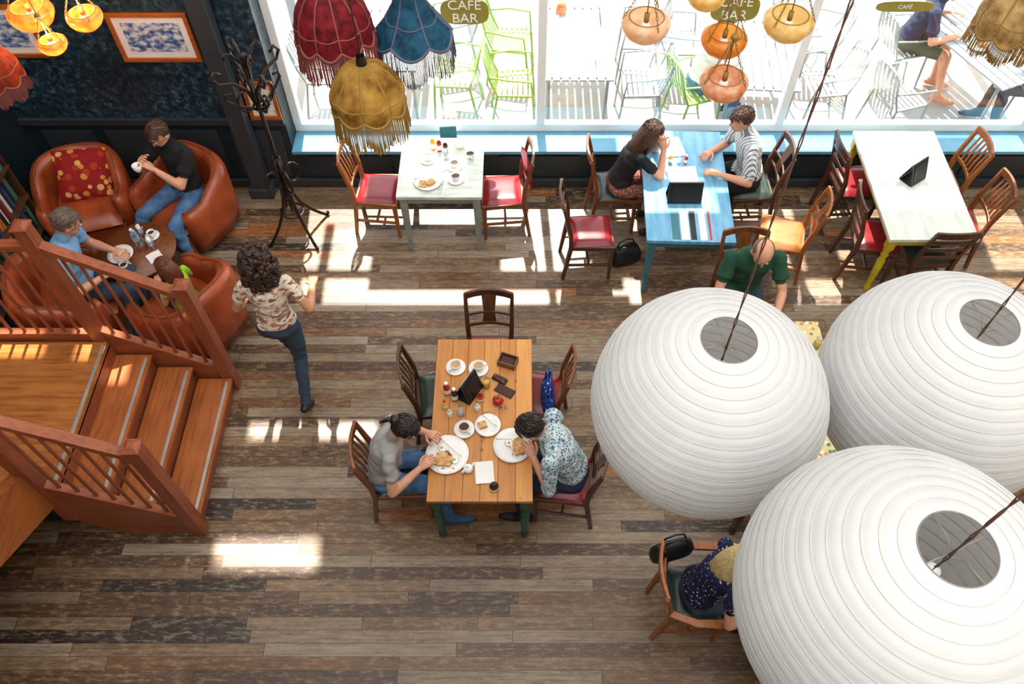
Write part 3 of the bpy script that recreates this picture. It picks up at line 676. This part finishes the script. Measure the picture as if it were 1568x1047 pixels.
def bag(x,y,z,rz,w,d,h,mat,name='handbag',strap=.2):
    b=MB(); rings=[]
    for t,kw,kd in((0,.85,.8),(.15,1,1),(.5,1.02,1.0),(.85,.85,.6),(1,.75,.25)):
        rings.append([V((w/2*kw*math.copysign(abs(math.cos(a_))**.6,math.cos(a_)),d/2*kd*math.copysign(abs(math.sin(a_))**.6,math.sin(a_)),h*t)) for a_ in [2*math.pi*k/20 for k in range(20)]])
    b.loft(rings,mat)
    for s in(-1,1): b.tube([(-w*.3,s*d*.12,h*.95),(-w*.22,s*d*.15,h+strap*.7),(0,s*d*.15,h+strap),(w*.22,s*d*.15,h+strap*.7),(w*.3,s*d*.12,h*.95)],.007,mat,8)
    b.obj(name,(x,y,z),rz)
bag(.98,5.12,0,20,.3,.16,.2,'blk','handbag',.08); bag(.2,3.26,.47,95,.3,.1,.24,'bagb','tote_bag',.2); bag(1.0,1.99,.62,15,.3,.12,.2,'blk','shoulder_bag',.1)

# ------------------------------------------------------------ people
def basis(f,u):
    f=f.normalized(); r=f.cross(u).normalized(); u=r.cross(f).normalized()
    return Mx((r,f,u)).transposed()
def ik(a,t,l1,l2,pole):
    d=t-a; L=min(d.length,(l1+l2)*.995); dn=d.normalized(); x=(l1*l1-l2*l2+L*L)/(2*L); h=math.sqrt(max(0,l1*l1-x*x))
    p=pole-dn*pole.dot(dn); p=p.normalized() if p.length>1e-5 else dn.orthogonal().normalized()
    return a+dn*x+p*h, a+dn*L
def hand(b,w,d,n,side,curl,mat,s=1):
    d=d.normalized(); n=(n-d*n.dot(d)).normalized(); sd=d.cross(n)*side
    def ring(c,a_,bb): return [c+sd*a_*math.cos(t)+n*bb*math.sin(t) for t in [2*math.pi*k/10 for k in range(10)]]
    b.loft([ring(w-d*.02*s,.024*s,.019*s),ring(w+d*.02*s,.030*s,.018*s),ring(w+d*.06*s,.040*s,.015*s),ring(w+d*.088*s,.038*s,.011*s)],mat)
    for k,(o,L) in enumerate(((.030,.072),(.010,.080),(-.010,.075),(-.029,.058))):
        p=w+d*.08*s+sd*o*s; q=0; pts=[p-d*.01*s]; 
        for j,fr in enumerate((.45,.3,.25)):
            q+=curl*(.7+.3*j)*(1+.1*k); v=(d*math.cos(q)+n*math.sin(q)+sd*o*1.5).normalized(); p=p+v*L*fr*s; pts.append(p)
        b.tube(pts,[.0092*s,.0088*s,.008*s,.006*s],mat,7)
    p=w+d*.02*s+sd*.026*s; v=(d*.65+sd*.75+n*.3).normalized(); p2=p+v*.038*s; v2=(d*.9+sd*.25+n*.45).normalized(); p3=p2+v2*.03*s; p4=p3+(v2+n*.3).normalized()*.022*s
    b.tube([p-v*.01,p2,p3,p4],[.012*s,.0105*s,.0095*s,.007*s],mat,7)
def person(name,pel,yaw,lean=0,lean2=0,s=1.0,male=True,hands=None,feet=None,hp=20,hy=0,top='tblack',bot='jean',shoe='shoeb',skin='skin',hair='hdark',hs='short',sleeve=.7,legcut=None,curl=.45,toe=None,apole=None,palm=None,kpole=None,twist=0,handd=None):
    UP=V((0,0,1)); y=R(yaw); f=V((math.cos(y),math.sin(y),0)); r=V((math.sin(y),-math.cos(y),0))
    P=V(pel); l=R(lean); l2=R(lean+lean2)
    u=UP*math.cos(l)+f*math.sin(l); u2=UP*math.cos(l2)+f*math.sin(l2)
    N=P+u*.22*s+u2*.28*s; W=P+u*.14*s; CH=P+u*.22*s+u2*.1*s
    f1=f*math.cos(l)-UP*math.sin(l); f2=f*math.cos(l2)-UP*math.sin(l2)
    sw=(.175 if male else .152)*s; hwid=.09*s; tw=R(twist); r2=r*math.cos(tw)+f2*math.sin(tw)
    SH=[N-u2*.055*s+r2*sw,N-u2*.055*s-r2*sw]
    hyr=R(yaw+hy); hf0=V((math.cos(hyr),math.sin(hyr),0)); hf=hf0*math.cos(R(hp))-UP*math.sin(R(hp)); hu=hf0*math.sin(R(hp))+UP*math.cos(R(hp))
    H=N+(u2*.6+hu*.4).normalized()*.15*s+hf*.035*s; B=basis(hf,hu)
    b=MB(); segs=[]
    def cap(a_,c_,ra,rb,k,mf,n=5):
        a_=V(a_);c_=V(c_); b.tube([a_.lerp(c_,i/n) for i in range(n+1)],[ra+(rb-ra)*i/n for i in range(n+1)],k,12); b.ell(a_,ra*.99,k); b.ell(c_,rb*.99,k); segs.append((a_,c_,ra,rb,mf))
    wa=.148 if male else .125
    rows=[(P-u*.09*s,.11,.085,r,f1),(P-u*.04*s,.155,.115,r,f1),(P+u*.04*s,.16,.118,r,f1),(W,wa,.10,r,f1),(CH,.155 if male else .138,.112 if male else .115,r,f2),(N-u2*.1*s,.165 if male else .145,.105,r2,f2),(N-u2*.045*s,.135,.082,r2,f2),(N-u2*.005*s,.06,.058,r2,f2)]
    b.loft([[c+rr*a_*s*math.cos(t)+ff*d*s*math.sin(t) for t in [2*math.pi*k/24 for k in range(24)]] for c,a_,d,rr,ff in rows],'tblack')
    segs.append((P+u*.045*s,N-u2*.03*s,.15*s,.125*s,lambda t:top)); segs.append((P-u*.07*s,P+u*.02*s,.15*s,.15*s,lambda t:bot))
    cap(N-u2*.03*s,H-hu*.04*s-hf*.02*s,.055*s,.05*s,'skin',lambda t:top if t<.22 else skin)
    b.ell(H+hu*.022*s-hf*.008*s,(.074*s,.094*s,.088*s),'skin',B,20,14); b.ell(H-hu*.045*s+hf*.022*s,(.054*s,.062*s,.062*s),'skin',B,16,12); b.ell(H-hu*.092*s+hf*.055*s,(.024*s,.02*s,.016*s),'skin',B)
    b.ell(H-hu*.018*s+hf*.095*s,(.011*s,.02*s,.013*s),'skin',B); b.tube([H+hu*.02*s+hf*.083*s,H-hu*.018*s+hf*.1*s],[.007*s,.012*s],'skin',8)
    for q in(-1,1): b.ell(H+B@V((q*.077*s,-.005*s,-.005*s)),(.009*s,.018*s,.03*s),'skin',B)
    segs.append((H+hu*.03*s,H-hu*.06*s+hf*.02*s,.085*s,.06*s,lambda t:skin)); 
    wr=[]
    for i in(0,1):
        sd=1 if i==0 else -1; S=SH[i]; tgt=V(hands[i]) if hands else S+r*sd*.06*s-UP*.5*s+f*.05
        pole=V(apole) if apole else (-UP*.8+r*sd*.5-f*.25)
        E,Wr=ik(S,tgt,.285*s,.255*s,pole)
        b.ell(S,(.058 if male else .05)*s,'skin')
        ar=(.05 if male else .042)*s; ec=.013*s
        if sleeve>=1.05:
            cap(S,E,ar+ec,.044*s,'skin',lambda t:top); k2=min(1,sleeve-1)
            cap(E,E.lerp(Wr,k2),.044*s,.036*s,'skin',lambda t:top); cap(E,Wr,.036*s,.025*s,'skin',lambda t,k2=k2:top if t<k2 else skin)
        else:
            cap(S,E,ar,.037*s,'skin',lambda t:top if t<sleeve else skin); b.tube([S,S.lerp(E,sleeve*.5),S.lerp(E,sleeve)],[ar+ec*.6,ar+ec*.8,ar+ec*.9],'skin',12)
            segs.append((S,S.lerp(E,sleeve*.93),ar+ec*.9,ar+ec,lambda t:top))
            m_=E.lerp(Wr,.3); cap(E,m_,.038*s,.039*s,'skin',lambda t:skin); cap(m_,Wr,.039*s,.025*s,'skin',lambda t:skin)
        wr.append((E,Wr))
    for i in(0,1):
        sd=1 if i==0 else -1; HP=P+r*hwid*sd-u*.02*s; A=V(feet[i]); kp=V(kpole) if kpole else (UP*.6+f*1.0)
        K,A=ik(HP,A,.43*s,.425*s,kp)
        c=legcut
        cap(HP,K,.086*s,.06*s,'skin',(lambda t:bot) if (c is None or c>=1) else (lambda t,c=c:bot if t<c else skin))
        lo=bot if c is None else skin
        m_=K.lerp(A,.3)-f*.008; cap(K,m_,.059*s,.056*s if c is None else .052*s,'skin',(lambda t,lo=lo:lo)); cap(m_,A,.056*s if c is None else .05*s,(.042 if c is None else .034)*s,'skin',lambda t,lo=lo:lo)
        td=V(toe[i]) if toe else f; td=td.normalized()
        dn=(-UP-td*(-UP).dot(td)); dn=dn.normalized()
        heel=A+dn*.045*s-td*.05*s; ball=A+dn*.052*s+td*.1*s; tip=A+dn*.055*s+td*.175*s
        cap(heel,ball,.036*s,.038*s,'skin',lambda t:shoe); cap(ball,tip,.038*s,.026*s,'skin',lambda t:shoe); cap(A,A+td*.05*s+dn*.035*s,.04*s,.04*s,'skin',lambda t:shoe)
    me=b.mesh('tmp'); ob=bpy.data.objects.new('tmp',me); sc.collection.objects.link(ob)
    m=ob.modifiers.new('r','REMESH'); m.mode='VOXEL'; m.voxel_size=.0105*max(s,.8); m.use_smooth_shade=True
    sm=ob.modifiers.new('s','SMOOTH'); sm.factor=.5; sm.iterations=3
    dg=bpy.context.evaluated_depsgraph_get(); me2=bpy.data.meshes.new_from_object(ob.evaluated_get(dg)); bpy.data.objects.remove(ob)
    nf=len(me2.polygons); cen=np.zeros(nf*3); me2.polygons.foreach_get('center',cen); cen=cen.reshape(-1,3)
    best=np.full(nf,1e9); bt=np.zeros(nf); bi=np.zeros(nf,int)
    for k,(a_,c_,ra,rb,mf) in enumerate(segs):
        a0=np.array(a_);d=np.array(c_)-a0; t=np.clip(((cen-a0)@d)/(d@d),0,1); dist=np.linalg.norm(cen-a0-t[:,None]*d,axis=1)-(ra+(rb-ra)*t)
        up=dist<best; best[up]=dist[up]; bt[up]=t[up]; bi[up]=k
    o=MB(); clothset={top,bot}-{skin}
    fm=[segs[k][4](t) for k,t in zip(bi,bt)]
    cl=set()
    for p,mm in zip(me2.polygons,fm):
        if mm in clothset: cl.update(p.vertices)
    vs=[]
    for v in me2.vertices:
        co=v.co.copy()
        if v.index in cl:
            q=co-P; co=co+v.normal*(noise.noise(V((q.x*9,q.y*9,q.z*16)))*.011+noise.noise(q*28)*.004)*s
        vs.append(co)
    o.v=vs
    for p,mm in zip(me2.polygons,fm): o.f.append(list(p.vertices)); o.m.append(o.mi(mm)); o.sm.append(True)
    for i in(0,1):
        sd=1 if i==0 else -1; E,Wr=wr[i]; d=(Wr-E).normalized()
        if handd: d=V(handd[i]).normalized()
        pn=V(palm[i]) if palm else (-UP if abs(d.z)<.8 else -r*sd)
        hand(o,Wr,d,pn,(1 if (d.cross(pn)).dot(-r*sd+UP*.3)>0 else -1),curl,skin,s)
    for q in(-1,1):
        o.ell(H+B@V((q*.03*s,.081*s,.012*s)),(.013*s,.008*s,.008*s),'eyew',B,8,6); o.ell(H+B@V((q*.03*s,.088*s,.012*s)),(.006*s,.004*s,.006*s),'eyed',B,8,6)
        o.tube([H+B@V((q*.016*s,.09*s,.03*s)),H+B@V((q*.03*s,.089*s,.035*s)),H+B@V((q*.045*s,.08*s,.03*s))],.003*s,hair,5)
    o.tube([H+B@V((-.02*s,.078*s,-.055*s)),H+B@V((0,.086*s,-.054*s)),H+B@V((.02*s,.078*s,-.055*s))],[.003*s,.006*s,.003*s],'lip',6)
    hc=H+hu*.03*s-hf*.014*s
    def kp_(p): 
        yy=p.y/s; zz=p.z/s
        return zz>.035 or (yy<.02 and zz>-.02) or (yy<-.02 and zz>-.07)
    if hs=='bald':
        o.ell(hc,(.079*s,.096*s,.085*s),hair,B,28,20,.04,lambda p:(p.z/s<.045 and p.y/s<.025 and p.z/s>-.06))
        o.ell(hc+hu*.004*s,(.074*s,.09*s,.085*s),skin,B,20,14)
    else:
        o.ell(hc,(.085*s,.102*s,.094*s),hair,B,32,22,.07,kp_)
        for k in range(110 if hs!='curly' else 0):
            an=random.uniform(0,6.28); ph=random.uniform(0,1.3); p=V((math.sin(ph)*math.cos(an)*.084*s,math.sin(ph)*math.sin(an)*.1*s,math.cos(ph)*.093*s))
            if not kp_(p): continue
            t=V((p.x*.6+random.uniform(-.01,.01),p.y*.4-.03*s,-.05*s)); t=t.normalized()*.05*s; q=p+t*.5; q=V((q.x/.085/s,q.y/.102/s,q.z/.094/s)).normalized(); q=V((q.x*.087*s,q.y*.104*s,q.z*.095*s))
            e=p+t; e=V((e.x/.085/s,e.y/.102/s,e.z/.094/s)).normalized(); e=V((e.x*.086*s,e.y*.103*s,e.z*.095*s))
            o.tube([hc+B@p,hc+B@q,hc+B@e],[.004*s,.006*s,.002*s],hair,5)
    if hs=='bun': o.ell(H+B@V((0,-.115*s,.05*s)),(.04*s,.038*s,.038*s),hair,B,16,12,.2); o.tube([H+B@V((0,-.1*s,.05*s)),H+B@V((0,-.15*s,.03*s)),H+B@V((0.01,-.17*s,-.04*s))],[.02*s,.018*s,.006*s],hair,10)
    if hs=='long':
        bk=-f2
        for k in range(34):
            t=k/33; an=(t-.5)*3.9; st=H+B@V((.082*s*math.sin(an),-.09*s*math.cos(an)-.01,.03*s)); L_=random.uniform(.24,.3)*s
            p1=st+(-hu*.1*s)+(B@V((math.sin(an)*.012,-math.cos(an)*.02,0))); p2=N+r2*(.1*s*math.sin(an))+bk*(.085*s*max(.2,math.cos(an))); p3=p2-u2*(L_-.12*s)+bk*.015
            if math.cos(an)<.1: p2=p2+f2*.06; p3=p3+f2*.05
            o.tube([H+B@V((.05*s*math.sin(an),-.05*s*math.cos(an),.1*s)),st,p1,p2,p3],[.012*s,.018*s,.019*s,.017*s,.004*s],hair,7)
    if hs=='curly':
        for k in range(170):
            an=random.uniform(0,6.28); zz=random.uniform(-.2,.12); rad=(.1 if zz>0 else .12)*math.sqrt(max(.05,1-(max(0,zz)/.14)**2))
            p=V((rad*math.cos(an),rad*math.sin(an)*.95-.03,zz))*s
            if p.y>.03*s and p.z<.05*s: continue
            c_=H+(B@p if zz>-.05 else (r2*p.x-f2*(-p.y)+UP*p.z)); rr=random.uniform(.016,.03)*s
            o.ell(c_,(rr,rr,rr*1.2),hair,None,8,6,.8)
            for w_ in range(2):
                t0=random.uniform(0,6); o.tube([c_+V((math.cos(t0+q*1.4)*rr*1.1,math.sin(t0+q*1.4)*rr*1.1,rr*.8-q*.012)) for q in range(6)],.004*s,hair,5)
    return o.obj(name)
F=.085
person('walking_woman',(-1.87,3.70,.93),100,4,2,.98,False,hands=((-1.6,3.92,1.12),(-2.12,3.93,1.0)),feet=((-1.79,3.46,.15),(-1.95,4.02,F)),hp=12,top='patt',bot='jeand',shoe='shoeb',skin='skin2',hair='hcurl',hs='curly',sleeve=.55,toe=((0.05,.75,-.65),(-.15,1,0)),kpole=(-.1,1,.2))
person('seated_man_with_cup',(-3.12,5.55,.56),-120,-8,10,1.04,True,hands=((-3.33,5.38,1.02),(-3.2,5.29,1.01)),feet=((-3.66,5.12,F),(-3.08,4.98,F)),hp=28,top='tblack',bot='jean',shoe='shoebr',hair='hbrown',hs='short',sleeve=.6,curl=.6,kpole=(-.3,-.5,1))
b=MB(); b.rev([(.02,0),(.036,.03),(.04,.07),(.036,.07),(.03,.03),(0,.01)],(0,0,0),'china',20); b.obj('coffee_cup',(-3.31,5.25,1.03))
person('seated_man_reading',(-3.83,4.42,.53),12,8,10,1.1,True,hands=((-3.48,4.33,.72),(-3.46,4.6,.74)),feet=((-3.4,4.2,F),(-3.35,4.42,F)),hp=30,hy=20,top='tblue',bot='jeand',hair='hgrey',sleeve=.6)
person('seated_child',(-2.82,4.25,.47),155,4,5,.7,False,hands=((-3.0,4.45,.66),(-3.03,4.3,.66)),feet=((-3.1,4.5,.2),(-3.14,4.36,.2)),hp=20,top='lime',bot='jeand',hair='haub',hs='long',sleeve=.5)
person('seated_woman_long_hair',(.9,5.62,.555),2,16,8,.97,False,hands=((1.26,5.57,.98),(1.26,5.70,.98)),feet=((1.22,5.45,F),(1.2,5.7,F)),hp=14,top='tblack',bot='skirt',shoe='shoeb',hair='hbrown',hs='long',sleeve=.6,legcut=.97,curl=.9,palm=((0,1,0),(0,-1,0)),handd=((-.2,.25,.9),(-.2,-.25,.9)))
person('seated_man_striped_shirt',(2.13,5.71,.57),184,10,8,1.05,True,hands=((1.74,5.75,.80),(1.78,5.45,.80)),feet=((1.82,5.8,F),(1.85,5.48,F)),hp=15,hy=5,top='stripe',bot='tblack',shoe='shoebr',hair='hbrown',sleeve=.75,curl=.5)
person('seated_man_green_polo',(1.86,4.40,.57),-92,10,8,1.06,True,hands=((1.7,3.9,.82),(2.0,3.85,.8)),feet=((1.75,3.95,F),(1.98,3.95,F)),hp=35,top='tgreen',bot='jeand',hair='hgrey',hs='bald',sleeve=.6)
person('seated_woman_grey_tee',(-1.02,2.66,.555),3,8,12,1.0,False,hands=((-.71,2.53,.82),(-.68,2.80,.84)),feet=((-.56,2.48,F),(-.6,2.68,F)),hp=44,hy=-5,top='graytee',bot='jean',shoe='shoew',hair='hdark',hs='bun',sleeve=.55,curl=.7)
person('seated_woman_floral_blouse',(.37,2.66,.555),176,16,12,1.02,True,hands=((.07,2.86,.84),(.08,2.60,.84)),feet=((.0,2.75,F),(.02,2.5,F)),hp=46,top='floral',bot='tnavy',shoe='shoeb',hair='hdark',hs='short',sleeve=1.15,curl=.7)
person('seated_woman_blonde',(1.17,1.77,.555),0,12,10,.98,False,hands=((1.52,1.58,.82),(1.55,1.88,.82)),feet=((1.55,1.66,F),(1.5,1.88,F)),hp=25,top='navfl',bot='jeand',hair='hblond',hs='long',sleeve=.5)
# ------------------------------------------------------------ outside
def slat_table(x,y,w,d,rz):
    b=MB(); n=int(w/.09)
    for i in range(n): xx=-w/2+w*(i+.5)/n; b.box((xx,0,.735),(w/n-.014,d,.022),'slat')
    for yy in(-d/2+.1,d/2-.1): b.box((0,yy,.71),(w-.04,.05,.03),'slat')
    for s in(-1,1):
        for t in(-1,1): b.tube([(s*(w/2-.06),t*(d/2-.08),-.02),(s*(w/2-.06),t*(d/2-.08),.72)],.018,'silv',10)
    b.obj('slatted_patio_table',(x,y,0),rz,.003)
slat_table(.57,7.55,.72,1.4,0); slat_table(2.45,7.35,.75,1.3,-4); slat_table(4.85,7.5,.8,1.4,24); slat_table(-1.45,7.6,.75,1.2,0)
def patio_chair(x,y,rz,mat):
    b=MB()
    for s in(-1,1):
        b.tube([(.22,s*.21,-.02),(.19,s*.21,.42),(.15,s*.22,.44),(-.18,s*.2,.43),(-.25,s*.19,.6),(-.3,s*.17,.82),(-.31,s*.1,.87),(-.315,0,.88)],.013,mat,8)
        b.tube([(-.26,s*.21,-.02),(-.18,s*.2,.43)],.013,mat,8)
        b.tube([(.19,s*.22,.43),(.17,s*.25,.64),(-.05,s*.25,.66),(-.26,s*.2,.66)],.011,mat,8)
    for i in range(7): xx=-.16+i*.055; b.box((xx,0,.438),(.04,.42,.01),mat)
    for i in range(5): yy=-.13+i*.065; b.tube([(-.19,yy,.45),(-.26,yy,.65),(-.315,yy,.87)],[(.016,.004)]*3,mat,4,hint=(0,1,0))
    b.obj('patio_chair',(x,y,0),rz,.002)
for x,y,rz,m in((-.08,7.2,0,'limep'),(-.12,7.95,-8,'limep'),(-.72,7.35,175,'limep'),(-.78,8.1,190,'silv'),(1.25,7.2,180,'silv'),(1.3,8.0,176,'silv'),(1.82,7.1,20,'limep'),(1.75,7.9,0,'silv'),(3.2,7.2,185,'silv'),(3.25,7.95,170,'silv'),(3.95,7.0,20,'silv'),(4.2,7.85,15,'silv'),(-2.1,7.4,0,'silv'),(5.5,7.0,200,'silv'),(3.2,8.7,240,'silv')): patio_chair(x,y,rz,m)
person('patio_customer_white_tee',(1.85,7.12,.54),25,10,8,1.0,True,hands=((2.15,7.1,.82),(2.15,7.35,.82)),feet=((2.25,7.05,F),(2.25,7.3,F)),hp=10,top='twhite',bot='jean',hair='hbrown')
person('patio_customer_navy_top',(4.22,7.86,.54),-20,14,8,1.02,True,hands=((4.55,7.5,.8),(4.6,7.9,.82)),feet=((4.62,7.45,F),(4.65,7.75,F)),hp=20,top='tnavy',bot='olive',shoe='skin',hair='hbrown',legcut=.85)
person('patio_customer_blue_shirt',(5.45,7.05,.54),170,8,8,1.0,True,hands=((5.1,7.2,.82),(5.1,6.95,.82)),feet=((5.0,7.2,F),(5.05,6.95,F)),hp=20,top='tblue',bot='jeand',hair='hdark')
b=MB(); b.rev([(.05,0),(.06,.02),(.05,.1),(.03,.13),(0,.13)],(0,0,0),'gsal',20); b.obj('table_lantern',(.42,8.0,.746))
plate(4.75,7.4,T-.002,.12,['brd']); cup(4.95,7.6,T-.002)
def sign(x,z,w,h,txt):
    b=MB(); n=40; vs=[(w/2*math.copysign(abs(math.cos(t))**.5,math.cos(t)),0,h/2*math.copysign(abs(math.sin(t))**.7,math.sin(t))) for t in [2*math.pi*k/n for k in range(n)]]
    b.loft([[V(p) for p in vs],[V(p)+V((0,.004,0)) for p in vs]],'gold',smooth=False); ob=b.obj('window_sign',(x,6.40,z))
    cu=bpy.data.curves.new('lettering','FONT'); cu.body=txt; cu.align_x='CENTER'; cu.align_y='CENTER'; cu.size=h*.52; cu.extrude=.001; cu.materials.append(M['white'])
    t=bpy.data.objects.new('lettering',cu); sc.collection.objects.link(t); t.parent=ob; t.location=(0,-.003,0); t.rotation_euler=(R(90),0,0)
sign(-.5,1.80,.42,.24,'CAF\u00c9\nBAR'); sign(1.84,1.83,.42,.24,'CAF\u00c9\nBAR'); sign(3.3,1.85,.5,.1,'CAF\u00c9')

# ------------------------------------------------------------ light & camera
w=bpy.data.worlds.new('daylight'); sc.world=w; w.use_nodes=True; bg=w.node_tree.nodes['Background']; bg.inputs[0].default_value=(.975,.985,1,1); bg.inputs[1].default_value=3.3
ld=bpy.data.lights.new('sun','SUN'); ld.energy=17; ld.angle=R(.8); ld.color=(1,.92,.8)
so=bpy.data.objects.new('sun',ld); sc.collection.objects.link(so); so.rotation_euler=V((.03,-.5,-.866)).to_track_quat('-Z','Y').to_euler(); so.location=(0,14,14)
cd=bpy.data.cameras.new('camera'); cd.sensor_width=36; cd.lens=28.8; cd.shift_x=-.01; cd.clip_end=100
co=bpy.data.objects.new('camera',cd); sc.collection.objects.link(co); co.location=(0,0,6); co.rotation_euler=(R(90-55.2),0,0); sc.camera=co
sc.view_settings.view_transform='Standard'; sc.view_settings.exposure=0
